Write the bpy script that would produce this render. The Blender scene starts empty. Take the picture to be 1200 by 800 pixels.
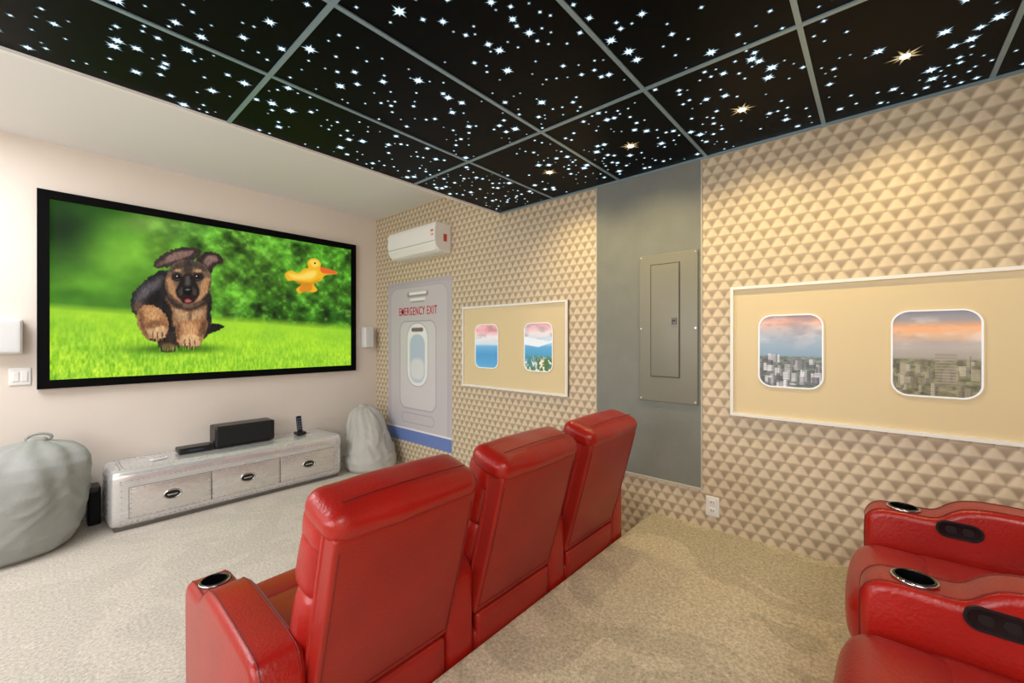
import bpy, bmesh, math, random
import numpy as np
from mathutils import Vector, Matrix, noise as mnoise
random.seed(7); np.random.seed(7)
S = bpy.context.scene
try:
    S.view_settings.view_transform = 'Standard'
except Exception: pass

# ------------------------------------------------------------------ helpers
def s2l(c):
    c = np.asarray(c, dtype=float)
    return np.where(c <= 0.04045, c/12.92, ((c+0.055)/1.055)**2.4)
def C(r, g, b):
    v = s2l([r/255, g/255, b/255]); return (float(v[0]), float(v[1]), float(v[2]), 1)

def new_mat(name):
    m = bpy.data.materials.new(name); m.use_nodes = True
    nt = m.node_tree
    return m, nt, nt.nodes['Principled BSDF']
def mat(name, col, rough=0.5, metal=0.0, emit=None, estr=0, bump=0, bscale=50, coat=0, var=0, vscale=3, spec=None):
    m, nt, b = new_mat(name)
    b.inputs['Base Color'].default_value = col
    b.inputs['Roughness'].default_value = rough
    b.inputs['Metallic'].default_value = metal
    if spec is not None: b.inputs['Specular IOR Level'].default_value = spec
    if coat: 
        b.inputs['Coat Weight'].default_value = coat; b.inputs['Coat Roughness'].default_value = 0.2
    if emit:
        b.inputs['Emission Color'].default_value = emit; b.inputs['Emission Strength'].default_value = estr
        m.cycles.emission_sampling='NONE'
    tc = nt.nodes.new('ShaderNodeTexCoord')
    if bump:
        n = nt.nodes.new('ShaderNodeTexNoise'); n.inputs['Scale'].default_value = bscale; n.inputs['Detail'].default_value = 4
        nt.links.new(tc.outputs['Object'], n.inputs['Vector'])
        bp = nt.nodes.new('ShaderNodeBump'); bp.inputs['Strength'].default_value = bump; bp.inputs['Distance'].default_value = 0.01
        nt.links.new(n.outputs['Fac'], bp.inputs['Height']); nt.links.new(bp.outputs['Normal'], b.inputs['Normal'])
    if var:
        n = nt.nodes.new('ShaderNodeTexNoise'); n.inputs['Scale'].default_value = vscale; n.inputs['Detail'].default_value = 5
        nt.links.new(tc.outputs['Object'], n.inputs['Vector'])
        r = nt.nodes.new('ShaderNodeValToRGB')
        r.color_ramp.elements[0].position = 0.3; r.color_ramp.elements[1].position = 0.7
        r.color_ramp.elements[0].color = tuple(x*(1-var) for x in col[:3])+(1,)
        r.color_ramp.elements[1].color = tuple(min(1, x*(1+var)) for x in col[:3])+(1,)
        nt.links.new(n.outputs['Fac'], r.inputs['Fac']); nt.links.new(r.outputs['Color'], b.inputs['Base Color'])
    return m

def obj(name, me, m=None, parent=None, smooth=False):
    o = bpy.data.objects.new(name, me); S.collection.objects.link(o)
    if m: 
        me.materials.clear(); me.materials.append(m)
    if parent: o.parent = parent
    if smooth:
        for p in me.polygons: p.use_smooth = True
    return o
def empty(name, loc=(0,0,0)):
    e = bpy.data.objects.new(name, None); e.location = loc; e.empty_display_size = 0.1
    S.collection.objects.link(e); return e
def pyd(name, v, f):
    me = bpy.data.meshes.new(name); me.from_pydata([tuple(map(float,a)) for a in v], [], f); me.update(); return me
def fixn(me):
    bm = bmesh.new(); bm.from_mesh(me); bmesh.ops.recalc_face_normals(bm, faces=bm.faces); bm.to_mesh(me); bm.free()

def boxv(a, b):
    x0,y0,z0 = a; x1,y1,z1 = b
    v = [(x0,y0,z0),(x1,y0,z0),(x1,y1,z0),(x0,y1,z0),(x0,y0,z1),(x1,y0,z1),(x1,y1,z1),(x0,y1,z1)]
    f = [(0,3,2,1),(4,5,6,7),(0,1,5,4),(1,2,6,5),(2,3,7,6),(3,0,4,7)]
    return v, f
def boxes(name, lst, m, parent=None, bevel=0):
    V=[];F=[]
    for a,b in lst:
        v,f = boxv(a,b); o=len(V); V+=v; F+=[tuple(i+o for i in q) for q in f]
    ob = obj(name, pyd(name,V,F), m, parent)
    if bevel:
        md = ob.modifiers.new('b','BEVEL'); md.width=bevel; md.segments=3; md.limit_method='ANGLE'
        for p in ob.data.polygons: p.use_smooth=True
        md.harden_normals=False
    return ob

def soft_box(name, lo, hi, r, m, parent=None, puff=(0,0,0), n=14, deform=None, wr=0):
    lo=Vector(lo); hi=Vector(hi); c=(lo+hi)/2; h=(hi-lo)/2
    r=min(r, h.x*0.999, h.y*0.999, h.z*0.999)
    bm = bmesh.new()
    ts=[math.sin(math.pi/2*(-1+2*i/n)) for i in range(n+1)]
    vm={}
    def vert(a):
        k=(round(a[0],5),round(a[1],5),round(a[2],5))
        if k in vm: return vm[k]
        p=Vector((a[0]*h.x,a[1]*h.y,a[2]*h.z))
        inn=Vector([max(-(h[i]-r),min(h[i]-r,p[i])) for i in range(3)])
        d=p-inn
        if d.length>1e-9: p=inn+d.normalized()*r
        q=[p[i]/h[i] for i in range(3)]
        for i in range(3):
            j,k2=(i+1)%3,(i+2)%3
            s=max(0,(1-q[j]**2))*max(0,(1-q[k2]**2))
            p[i]+=puff[i]*s*q[i]
        p=p+c
        if wr:
            nn=mnoise.noise_vector(p*9)*wr; p+=nn
        if deform: p=Vector(deform(p))
        v=bm.verts.new(p); vm[k]=v; return v
    for ax in range(3):
        for sg in (-1,1):
            for i in range(n):
                for j in range(n):
                    q=[]
                    for (s,t) in ((i,j),(i+1,j),(i+1,j+1),(i,j+1)):
                        a=[0,0,0]; a[ax]=sg; a[(ax+1)%3]=ts[s]; a[(ax+2)%3]=ts[t]; q.append(vert(a))
                    if sg<0: q.reverse()
                    try: bm.faces.new(q)
                    except ValueError: pass
    me=bpy.data.meshes.new(name); bm.to_mesh(me); bm.free()
    return obj(name, me, m, parent, True)

def prism(name, pts, f3, a, b, m, parent=None, bevel=0, seg=4, smooth=True):
    n=len(pts); V=[f3(p[0],p[1],a) for p in pts]+[f3(p[0],p[1],b) for p in pts]
    F=[tuple(range(n)), tuple(range(2*n-1,n-1,-1))]+[(i,(i+1)%n,n+(i+1)%n,n+i) for i in range(n)]
    me=pyd(name,V,F); fixn(me); o=obj(name,me,m,parent)
    if bevel:
        md=o.modifiers.new('b','BEVEL'); md.width=bevel; md.segments=seg; md.limit_method='ANGLE'; md.angle_limit=math.radians(50)
    if smooth:
        for p in me.polygons: p.use_smooth=True
        try: me.set_sharp_from_angle(angle=math.radians(40))
        except Exception: pass
    return o
def catmull(pts, k=5, closed=True):
    out=[]; n=len(pts)
    rng = range(n) if closed else range(n-1)
    for i in rng:
        if closed: p=[pts[(i+j-1)%n] for j in range(4)]
        else: p=[pts[max(0,min(n-1,i+j-1))] for j in range(4)]
        p=[np.array(a,float) for a in p]
        for s in range(k):
            t=s/k
            out.append(tuple(0.5*((2*p[1])+(-p[0]+p[2])*t+(2*p[0]-5*p[1]+4*p[2]-p[3])*t*t+(-p[0]+3*p[1]-3*p[2]+p[3])*t**3)))
    if not closed: out.append(tuple(pts[-1]))
    return out
def cyl(name, r, h, loc, m, parent=None, seg=32, axis='Z', r2=None):
    bm=bmesh.new(); bmesh.ops.create_cone(bm,cap_ends=True,segments=seg,radius1=r,radius2=r if r2 is None else r2,depth=h)
    me=bpy.data.meshes.new(name); bm.to_mesh(me); bm.free()
    if axis=='X': me.transform(Matrix.Rotation(math.pi/2,4,'Y'))
    if axis=='Y': me.transform(Matrix.Rotation(math.pi/2,4,'X'))
    o=obj(name,me,m,parent); o.location=loc
    for p in me.polygons: p.use_smooth=len(p.vertices)==4
    return o
def torus(name, R, r, loc, m, parent=None, sx=1, sy=1, rot=None, M=40, N=10):
    V=[];F=[]
    for i in range(M):
        a=2*math.pi*i/M
        for j in range(N):
            b=2*math.pi*j/N
            V.append(((R*sx+r*math.cos(b))*math.cos(a),(R*sy+r*math.cos(b))*math.sin(a),r*math.sin(b)))
            F.append((i*N+j,((i+1)%M)*N+j,((i+1)%M)*N+(j+1)%N,i*N+(j+1)%N))
    me=pyd(name,V,F)
    if rot: me.transform(rot)
    o=obj(name,me,m,parent,True); o.location=loc; return o
def rr(cx,cy,w,h,r,n=8):
    P=[]
    for (sx,sy,a0) in ((1,1,0),(-1,1,90),(-1,-1,180),(1,-1,270)):
        for i in range(n+1):
            a=math.radians(a0+90*i/n)
            P.append((cx+sx*(w/2-r)+r*math.cos(a), cy+sy*(h/2-r)+r*math.sin(a)))
    return P
def ring(name, outer, inner, f3, a, b, m, parent=None):
    n=len(outer); V=[]
    for P,r in ((outer,a),(outer,b),(inner,b),(inner,a)): V+=[f3(p[0],p[1],r) for p in P]
    F=[]
    for k in range(4):
        for i in range(n):
            j=(i+1)%n; k2=(k+1)%4
            F.append((k*n+i,k*n+j,k2*n+j,k2*n+i))
    me=pyd(name,V,F); fixn(me); o=obj(name,me,m,parent); return o
def piping(name,paths,r,m,parent):
    c=bpy.data.curves.new(name,'CURVE'); c.dimensions='3D'; c.bevel_depth=r; c.bevel_resolution=2
    for pts in paths:
        s=c.splines.new('POLY'); s.points.add(len(pts)-1)
        for i,p in enumerate(pts): s.points[i].co=(p[0],p[1],p[2],1)
    c.materials.append(m)
    o=bpy.data.objects.new(name,c); S.collection.objects.link(o); o.parent=parent; return o

# ------------------------------------------------------------------ numpy painting
def vnoise(x,y,seed=0):
    xi=np.floor(x).astype(np.int64); yi=np.floor(y).astype(np.int64); xf=x-xi; yf=y-yi
    def h(a,b):
        n=(a*374761393+b*668265263+seed*1442695041)&0x7fffffff
        n=((n^(n>>13))*1274126177)&0x7fffffff
        return ((n^(n>>16))&0xffff)/65535.0
    u=xf*xf*(3-2*xf); v=yf*yf*(3-2*yf)
    return (h(xi,yi)*(1-u)+h(xi+1,yi)*u)*(1-v)+(h(xi,yi+1)*(1-u)+h(xi+1,yi+1)*u)*v
def fbm(x,y,seed=0,o=4):
    r=0;a=.5;t=0
    for i in range(o):
        r=r+a*vnoise(x*2**i,y*2**i,seed+i*17); t+=a; a*=.5
    return r/t
def sdf_poly(X,Y,pts):
    pts=np.array(pts,float); d=np.full(X.shape,1e9); ins=np.zeros(X.shape,bool); n=len(pts)
    for i in range(n):
        a=pts[i]; b=pts[(i+1)%n]; e=b-a; L=e@e
        if L<1e-12: continue
        t=np.clip(((X-a[0])*e[0]+(Y-a[1])*e[1])/L,0,1)
        d=np.minimum(d,(X-a[0]-t*e[0])**2+(Y-a[1]-t*e[1])**2)
        c=(a[1]>Y)!=(b[1]>Y)
        if e[1]!=0: ins^= c & (X < e[0]*(Y-a[1])/e[1]+a[0])
    d=np.sqrt(d); return np.where(ins,-d,d)
class Canvas:
    def __init__(s,X,Y): s.X=X; s.Y=Y; s.c=np.zeros(X.shape+(3,)); s.a=np.zeros(X.shape)
    def fill(s,col): s.c[:]=np.array(col)/255
    def mix(s,a,col):
        col=np.asarray(col,float)/255; s.c=s.c*(1-a[...,None])+col*a[...,None]
    def shape(s,pts,col,soft=1.0,fur=0,fs=.5,smooth=True,op=1,seed=3,alpha=False):
        P=catmull(pts,4) if smooth else pts
        P_=np.array(P); pad=soft+fur+abs(soft)*2+(4 if fur or soft>.3 else .05)
        m=(s.X>P_[:,0].min()-pad)&(s.X<P_[:,0].max()+pad)&(s.Y>P_[:,1].min()-pad)&(s.Y<P_[:,1].max()+pad)
        if not m.any(): return
        xs_=s.X[m]; ys_=s.Y[m]; d=sdf_poly(xs_,ys_,P)
        if fur: d=d+(vnoise(xs_*fs,ys_*fs*.7,seed)-.5)*2*fur
        a=np.clip(.5-d/soft,0,1)*op; c=np.asarray(col,float)/255
        s.c[m]=s.c[m]*(1-a[:,None])+c*a[:,None]
        if alpha: s.a[m]=s.a[m]+(1-s.a[m])*a
    def ell(s,cx,cy,rx,ry,col,soft=.3,op=1):
        d=np.sqrt(((s.X-cx)/rx)**2+((s.Y-cy)/ry)**2)
        s.mix(np.clip((1-d)/soft+.5,0,1)*op,col)
    def blob(s,cx,cy,rx,ry,col,op=1):
        s.mix(np.exp(-(((s.X-cx)/rx)**2+((s.Y-cy)/ry)**2))*op,col)
def painted(name,org,U,Vv,canvas,parent=None,emit=1.0,base=True,rough=.5,mask=None):
    nv,nu,_=canvas.c.shape
    a=np.linspace(0,1,nu); b=np.linspace(0,1,nv); A,B=np.meshgrid(a,b)
    co=np.array(org)+A[...,None]*np.array(U)+B[...,None]*np.array(Vv); co=co.reshape(-1,3)
    i=np.arange(nv*nu).reshape(nv,nu)
    q=np.stack([i[:-1,:-1],i[:-1,1:],i[1:,1:],i[1:,:-1]],-1).reshape(-1,4)
    if mask is not None:
        k=(mask[:-1,:-1]|mask[:-1,1:]|mask[1:,1:]|mask[1:,:-1]).reshape(-1); q=q[k]
    me=bpy.data.meshes.new(name); me.from_pydata(co.tolist(),[],q.tolist()); me.update()
    at=me.color_attributes.new('Col','FLOAT_COLOR','POINT')
    col=np.ones((nv*nu,4),np.float32); col[:,:3]=s2l(np.clip(canvas.c,0,1)).reshape(-1,3)
    at.data.foreach_set('color',col.ravel())
    m,nt,bs=new_mat(name+'_print')
    an=nt.nodes.new('ShaderNodeAttribute'); an.attribute_name='Col'
    if base: nt.links.new(an.outputs['Color'],bs.inputs['Base Color'])
    else:
        bs.inputs['Base Color'].default_value=(.01,.01,.01,1); bs.inputs['Specular IOR Level'].default_value=.1
    bs.inputs['Roughness'].default_value=rough
    if emit:
        nt.links.new(an.outputs['Color'],bs.inputs['Emission Color']); bs.inputs['Emission Strength'].default_value=emit
    m.cycles.emission_sampling='NONE'
    return obj(name,me,m,parent)

# ------------------------------------------------------------------ dimensions
CZ=1.334; RX=2.6; FY=4.39; LX=-1.9; BY=-1.9
PZ=.224; PY=1.088; HC=2.72; DC=2.41; SY=2.43

# ------------------------------------------------------------------ materials
M_front=mat('painted_wall',C(229,219,209),.7,bump=.05,bscale=120,var=.02)
M_ceil=mat('painted_ceiling',C(236,236,237),.8)
M_white=mat('white_trim',C(240,240,238),.4)
M_plastic=mat('white_plastic',C(238,238,238),.35)
M_black=mat('black_plastic',C(18,18,20),.35)
M_blackfr=mat('black_velvet_frame',C(5,5,6),.8,spec=.1)
M_chrome=mat('chrome',C(205,205,208),.15,1)
M_red=mat('red_leather',C(158,25,17),.30,bump=.14,bscale=120,var=.14,vscale=5,spec=.5)
M_redd=mat('red_leather_back',C(146,29,21),.38,bump=.12,bscale=130,var=.14,vscale=4,spec=.42)
M_seam=mat('leather_seam',C(104,12,9),.5)

def carpet(name,c1,c2,patch):
    m,nt,b=new_mat(name); N=nt.nodes; L=nt.links
    tc=N.new('ShaderNodeTexCoord')
    n1=N.new('ShaderNodeTexNoise'); n1.inputs['Scale'].default_value=230; n1.inputs['Detail'].default_value=3
    n2=N.new('ShaderNodeTexNoise'); n2.inputs['Scale'].default_value=1.9; n2.inputs['Detail'].default_value=2; n2.inputs['Distortion'].default_value=2.2
    n3=N.new('ShaderNodeTexNoise'); n3.inputs['Scale'].default_value=75; n3.inputs['Detail'].default_value=4
    for n in (n1,n2,n3): L.new(tc.outputs['Object'],n.inputs['Vector'])
    r=N.new('ShaderNodeValToRGB'); r.color_ramp.elements[0].position=.32; r.color_ramp.elements[1].position=.66
    r.color_ramp.elements[0].color=c1; r.color_ramp.elements[1].color=c2
    ad=N.new('ShaderNodeMix'); ad.data_type='FLOAT'; ad.inputs[0].default_value=.5
    L.new(n1.outputs['Fac'],ad.inputs[2]); L.new(n3.outputs['Fac'],ad.inputs[3]); L.new(ad.outputs[0],r.inputs['Fac'])
    r2=N.new('ShaderNodeValToRGB'); r2.color_ramp.elements[0].position=.49; r2.color_ramp.elements[1].position=.515
    r2.color_ramp.elements[0].color=(1-patch,)*3+(1,); r2.color_ramp.elements[1].color=(1,1,1,1)
    L.new(n2.outputs['Fac'],r2.inputs['Fac'])
    mx=N.new('ShaderNodeMix'); mx.data_type='RGBA'; mx.blend_type='MULTIPLY'; mx.inputs[0].default_value=1
    L.new(r.outputs['Color'],mx.inputs[6]); L.new(r2.outputs['Color'],mx.inputs[7]); L.new(mx.outputs[2],b.inputs['Base Color'])
    bp=N.new('ShaderNodeBump'); bp.inputs['Strength'].default_value=.45; bp.inputs['Distance'].default_value=.006
    L.new(ad.outputs[0],bp.inputs['Height']); L.new(bp.outputs['Normal'],b.inputs['Normal'])
    b.inputs['Roughness'].default_value=.95; b.inputs['Specular IOR Level'].default_value=.1
    return m
M_carpet=carpet('carpet_floor',C(166,158,147),C(232,225,214),.07)
M_carpet2=carpet('carpet_platform',C(164,152,128),C(230,219,195),.15)

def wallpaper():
    m,nt,b=new_mat('geometric_wallpaper'); N=nt.nodes; L=nt.links
    tc=N.new('ShaderNodeTexCoord'); sp=N.new('ShaderNodeSeparateXYZ'); L.new(tc.outputs['Object'],sp.inputs[0])
    def ma(op,a,b_=None,c=None):
        n=N.new('ShaderNodeMath'); n.operation=op
        for i,v in enumerate((a,b_,c)):
            if v is None: continue
            if isinstance(v,(int,float)): n.inputs[i].default_value=v
            else: L.new(v,n.inputs[i])
        return n.outputs[0]
    def sm(v,a,b_,c=0,d=1):
        n=N.new('ShaderNodeMapRange'); n.interpolation_type='SMOOTHSTEP'
        L.new(v,n.inputs[0]); n.inputs[1].default_value=a; n.inputs[2].default_value=b_; n.inputs[3].default_value=c; n.inputs[4].default_value=d
        return n.outputs[0]
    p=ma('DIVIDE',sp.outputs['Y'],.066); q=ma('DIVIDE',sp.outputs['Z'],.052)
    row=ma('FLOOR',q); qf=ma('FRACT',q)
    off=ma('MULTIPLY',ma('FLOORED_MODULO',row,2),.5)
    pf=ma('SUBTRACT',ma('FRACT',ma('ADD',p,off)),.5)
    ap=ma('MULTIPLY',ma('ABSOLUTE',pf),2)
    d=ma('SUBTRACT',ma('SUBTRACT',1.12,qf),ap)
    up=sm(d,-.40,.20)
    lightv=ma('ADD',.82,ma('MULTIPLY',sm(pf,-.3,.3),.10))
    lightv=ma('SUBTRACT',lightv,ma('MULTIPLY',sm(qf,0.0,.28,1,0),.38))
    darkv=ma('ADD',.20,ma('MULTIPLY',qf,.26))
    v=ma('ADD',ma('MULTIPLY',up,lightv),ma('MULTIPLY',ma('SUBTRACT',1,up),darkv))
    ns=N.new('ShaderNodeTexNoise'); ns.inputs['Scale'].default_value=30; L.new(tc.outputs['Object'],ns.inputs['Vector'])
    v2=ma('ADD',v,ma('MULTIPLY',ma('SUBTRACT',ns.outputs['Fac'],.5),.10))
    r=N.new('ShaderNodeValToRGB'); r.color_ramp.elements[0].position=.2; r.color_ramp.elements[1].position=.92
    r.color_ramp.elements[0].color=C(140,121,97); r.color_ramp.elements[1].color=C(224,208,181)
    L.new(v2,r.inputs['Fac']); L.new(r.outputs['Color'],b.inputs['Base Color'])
    bp=N.new('ShaderNodeBump'); bp.inputs['Strength'].default_value=.3; bp.inputs['Distance'].default_value=.012
    L.new(sm(d,-.5,.9),bp.inputs['Height']); L.new(bp.outputs['Normal'],b.inputs['Normal'])
    b.inputs['Roughness'].default_value=.5
    return m
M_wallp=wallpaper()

# ------------------------------------------------------------------ room shell
T=.12
boxes('floor',[((LX-T,BY-T,-T),(RX+T,FY+T,0))],M_carpet)
boxes('floor_platform',[((LX,BY,0),(RX,PY-.02,PZ))],M_carpet2)
prism('floor_platform_nosing',[(PY-.02,0),(PY,0),(PY,PZ-.014),(PY-.004,PZ-.004),(PY-.012,PZ),(PY-.02,PZ)],lambda p,q,r:(r,p,q),LX,RX,M_carpet2)
boxes('wall_front',[((LX-T,FY,0),(RX+T,FY+T,HC))],M_front)
boxes('wall_left',[((LX-T,BY,0),(LX,FY,HC))],M_front)
boxes('wall_back',[((LX-T,BY-T,0),(RX+T,BY,HC))],M_front)
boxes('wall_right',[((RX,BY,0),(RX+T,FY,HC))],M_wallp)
boxes('ceiling',[((LX-T,BY-T,HC),(RX+T,FY+T,HC+T))],M_ceil)
boxes('ceiling_soffit',[((LX,SY-.012,DC-.012),(RX,SY+.012,HC))],M_white)
boxes('baseboard_front',[((LX,FY-.014,0),(RX,FY,.1))],M_white,bevel=.004)
boxes('baseboard_left',[((LX,PY,0),(LX+.014,FY-.014,.1))],M_white)

M_star=mat('black_star_tile',C(1,2,4),.42,spec=.07)
panels=boxes('ceiling_star_panels',[((LX,BY,DC),(RX,SY-.012,DC+.05))],M_star)
M_grid=mat('ceiling_tbar_metal',C(140,162,172),.35,.55,emit=C(110,140,150),estr=.08)  # faint emission added so the bars look brighter than the room light makes them
gl=[]; g=.0085
xs=[1.72,.62,-.48,-1.58]; ys=[1.86,1.31,.755,.2,-.355,-.91,-1.46]
for x in xs: gl.append(((x-g,BY,DC-.006),(x+g,SY-.012,DC)))
for y in ys: gl.append(((LX,y-g,DC-.005),(RX,y+g,DC)))
gl.append(((RX-.012,BY,DC-.012),(RX,SY-.012,DC)))
boxes('ceiling_grid',gl,M_grid,panels)

# star lights: fibre optic points, halo and diffraction spikes painted into the mesh
def star_mesh(name,items,m,npts=8,core=.14,parent=None):
    V=[];F=[];CV=[]
    for (x,y,r,br) in items:
        o=len(V); a0=random.random()*math.pi
        V.append((x,y,DC-.0035)); CV.append(br)
        k=npts*2
        for i in range(k):
            a=a0+2*math.pi*i/k; rad=r*(core if i%2 else core*1.35)
            V.append((x+rad*math.cos(a),y+rad*math.sin(a),DC-.0033)); CV.append(br*.62)
        for i in range(k):
            a=a0+2*math.pi*i/k
            rad=r*(core*2.8 if i%2 else (1.0 if i%4==0 else .72))
            V.append((x+rad*math.cos(a),y+rad*math.sin(a),DC-.0031)); CV.append(0.05*br if i%2 else 0)
        for i in range(k):
            j=(i+1)%k
            F.append((o,o+1+j,o+1+i)); F.append((o+1+i,o+1+j,o+1+k+j,o+1+k+i))
    me=pyd(name,V,F)
    at=me.color_attributes.new('Col','FLOAT_COLOR','POINT')
    arr=np.ones((len(V),4),np.float32); arr[:,:3]=np.array(CV)[:,None]; at.data.foreach_set('color',arr.ravel())
    return obj(name,me,m,parent)
def star_mat(name,col,strength):
    m,nt,b=new_mat(name); N=nt.nodes; L=nt.links
    an=N.new('ShaderNodeAttribute'); an.attribute_name='Col'
    pw=N.new('ShaderNodeMath'); pw.operation='POWER'; pw.inputs[1].default_value=1.9; L.new(an.outputs['Fac'],pw.inputs[0])
    mu=N.new('ShaderNodeMath'); mu.operation='MULTIPLY'; mu.inputs[1].default_value=strength; L.new(pw.outputs[0],mu.inputs[0])
    b.inputs['Base Color'].default_value=C(1,2,4); b.inputs['Roughness'].default_value=.42; b.inputs['Specular IOR Level'].default_value=.07
    b.inputs['Emission Color'].default_value=col; L.new(mu.outputs[0],b.inputs['Emission Strength'])
    m.cycles.emission_sampling='NONE'
    return m
DLY=(-.08,.475,1.03,1.585)
items=[]; pts=[]
tries=0
while len(items)<2500 and tries<60000:
    tries+=1
    x=random.uniform(LX+.05,RX-.04); y=random.uniform(BY+.05,SY-.04)
    if any(abs(x-a)<.02 for a in xs) or any(abs(y-a)<.02 for a in ys): continue
    if any((x-2.17)**2+(y-a)**2<.11**2 for a in DLY): continue
    d=mnoise.noise(Vector((x*2.5,y*2.5,3)))
    if random.random()>.55+.8*d: continue
    if any((x-a)**2+(y-b)**2<.03**2 for a,b in pts): continue
    pts.append((x,y)); t=random.random()
    r=.0115+.026*t**3; items.append((x,y,r,.42+.58*t))
star_mesh('fibre_optic_stars',items,star_mat('star_glow',(.62,.87,1,1),8),parent=panels)

# warm downlights
M_dl=mat('downlight_lens',C(255,225,150),.3,emit=(1,.84,.52,1),estr=20)
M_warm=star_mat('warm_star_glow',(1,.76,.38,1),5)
for y in DLY:
    e=empty('recessed_downlight',(2.17,y,DC))
    t=torus('trim_ring',.018,.003,(0,0,-.003),M_chrome,e)
    c=cyl('lens',.015,.005,(0,0,-.003),M_dl,e)
    fx=star_mesh('starburst_glare',[(0,0,.072,1.0)],M_warm,10,core=.12,parent=e); fx.location=(0,0,-DC)  # starburst glare around the lens, drawn as a glowing mesh
    ld=bpy.data.lights.new('downlight_lamp','SPOT'); ld.energy=19; ld.color=(1,.77,.38); ld.spot_size=math.radians(130); ld.spot_blend=1; ld.shadow_soft_size=.03
    lo=bpy.data.objects.new('downlight_lamp',ld); S.collection.objects.link(lo); lo.parent=e; lo.location=(0,0,-.02); lo.rotation_euler=(0,math.radians(-14),0)

# ------------------------------------------------------------------ projection screen with picture
scr=empty('projection_screen',(0,0,0))
sx0,sx1,sz0,sz1=-.01,2.324,.985,2.375
f3=lambda p,q,r:(p,r,q)
def rect(x0,x1,z0,z1): return [(x1,z1),(x0,z1),(x0,z0),(x1,z0)]
ring('frame',rect(sx0,sx1,sz0,sz1),rect(.05,2.275,1.045,2.318),f3,FY-.001,FY-.045,M_blackfr,scr)
boxes('backing',[((sx0+.01,FY-.02,sz0+.01),(sx1-.01,FY-.001,sz1-.01))],M_black,scr)
def screen_picture():
    nu,nv=860,492
    A,B=np.meshgrid(np.linspace(.05,2.275,nu),np.linspace(1.045,2.318,nv))
    dep=A*.7513+FY*.66; rgt=A*.66-FY*.7513
    PX=600+487*rgt/dep; PYc=397-487*(B-CZ)/dep
    cv=Canvas(PX,PYc); cv.fill((74,132,36))
    cv.blob(75,262,42,44,(12,36,12),1); cv.blob(110,245,60,16,(34,76,20),.85)
    cv.blob(140,300,40,26,(126,188,56),.85); cv.blob(185,290,30,30,(120,176,54),.7)
    cv.blob(100,335,50,14,(105,168,44),.8); cv.blob(80,345,30,7,(50,108,22),.7)
    cv.blob(175,262,35,10,(160,188,100),.5)
    cv.blob(215,270,40,16,(96,146,62),.6); cv.blob(290,300,45,40,(92,150,44),.8); cv.blob(380,300,40,50,(64,124,30),.8)
    cv.blob(270,345,30,30,(104,170,48),.7); cv.blob(330,364,60,14,(44,94,20),.85); cv.blob(395,372,30,14,(34,76,18),.85)
    n=fbm(A*8,B*8,5,3); n2=fbm(A*22,B*22,9,3)
    wleft=np.clip((PX-150)/120,0,1)
    k=((n-.5)*.8*(.25+wleft)+(n2-.5)*.6*wleft)
    cv.c=np.clip(cv.c*(1+k[...,None]*1.4),0,1)
    cv.mix(np.clip((n2-.60)*4,0,1)*wleft*.4,(160,210,100))
    hor=358+(PX-57)*.072
    g=np.clip((PYc-hor)/9+.5,0,1)
    gn=fbm(A*90,B*30,21,3); gn2=fbm(A*7,B*14,33,3); near=np.clip((PYc-hor)/70,0,1)
    gc=np.stack([160+(gn2-.5)*40+(gn-.5)*140*near, 214+(gn2-.5)*30+(gn-.5)*100*near, 50+(gn-.5)*60*near],-1)/255
    cv.c=cv.c*(1-g[...,None])+np.clip(gc,0,1)*g[...,None]
    cv.blob(196,409,46,5,(60,104,20),.9); cv.blob(228,408,30,4,(50,96,20),.6)
    d=Canvas(PX,PYc); d.fill((40,34,33))
    Sh=lambda p,c,s=1.2,f=0,op=1,al=True: d.shape(p,c,s,f,.6,True,op,3,al)
    I=lambda p,c,s=4,op=1: d.shape(p,c,s,0,.5,True,op,3,False)
    # tail, hind legs
    Sh([(236,386),(246,380),(259,381),(261,384),(250,389),(240,392)],(26,24,24))
    Sh([(184,392),(196,386),(210,394),(209,408),(196,413),(186,410)],(52,40,34)); I([(188,404),(200,402),(206,408),(194,411)],(120,86,58),3,.8)
    Sh([(230,374),(246,370),(245,386),(239,397),(231,394)],(38,31,29)); I([(234,388),(240,387),(238,396),(232,394)],(120,84,56),2,.8)
    # trunk
    Sh([(197,318),(180,321),(167,331),(156,343),(152,356),(157,368),(170,378),(190,386),(215,390),(235,385),(245,372),(247,356),(245,342),(236,332)],(34,30,31),1.2,1)
    I([(157,350),(164,338),(178,329),(190,325),(184,338),(172,348),(162,356)],(98,92,96),7,.85)
    I([(170,352),(182,342),(188,350),(182,362),(172,362)],(20,18,19),6,.8)
    I([(154,358),(162,354),(176,360),(170,368),(158,366)],(116,88,66),5,.7)
    # chest
    I([(196,346),(206,354),(221,360),(237,352),(243,362),(240,376),(226,386),(206,384),(197,372),(192,360)],(150,108,76),3,1)
    I([(206,360),(221,366),(234,360),(234,372),(221,380),(207,374)],(196,156,116),6,.8)
    I([(220,364),(223,364),(223,386),(219,386)],(104,74,54),3,.7)
    I([(190,352),(197,356),(201,370),(199,384),(191,374)],(22,19,19),3,.9)
    I([(243,348),(247,352),(246,372),(241,374)],(30,26,26),3,.9)
    # lifted front leg, big paw forward
    Sh([(160,366),(170,358),(184,360),(194,370),(197,382),(193,394),(184,400),(173,398),(165,389),(160,378)],(172,120,78),1.2,.8)
    I([(168,362),(182,361),(190,370),(180,376),(168,372)],(196,146,98),5,.9)
    I([(161,368),(166,366),(170,384),(178,397),(168,391)],(104,70,48),4,.8)
    I([(172,383),(184,379),(194,386),(192,395),(182,399),(174,394)],(208,166,120),3,.95)
    I([(170,379),(184,375),(195,381),(186,382),(173,386)],(128,86,56),2.5,.8)
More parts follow.
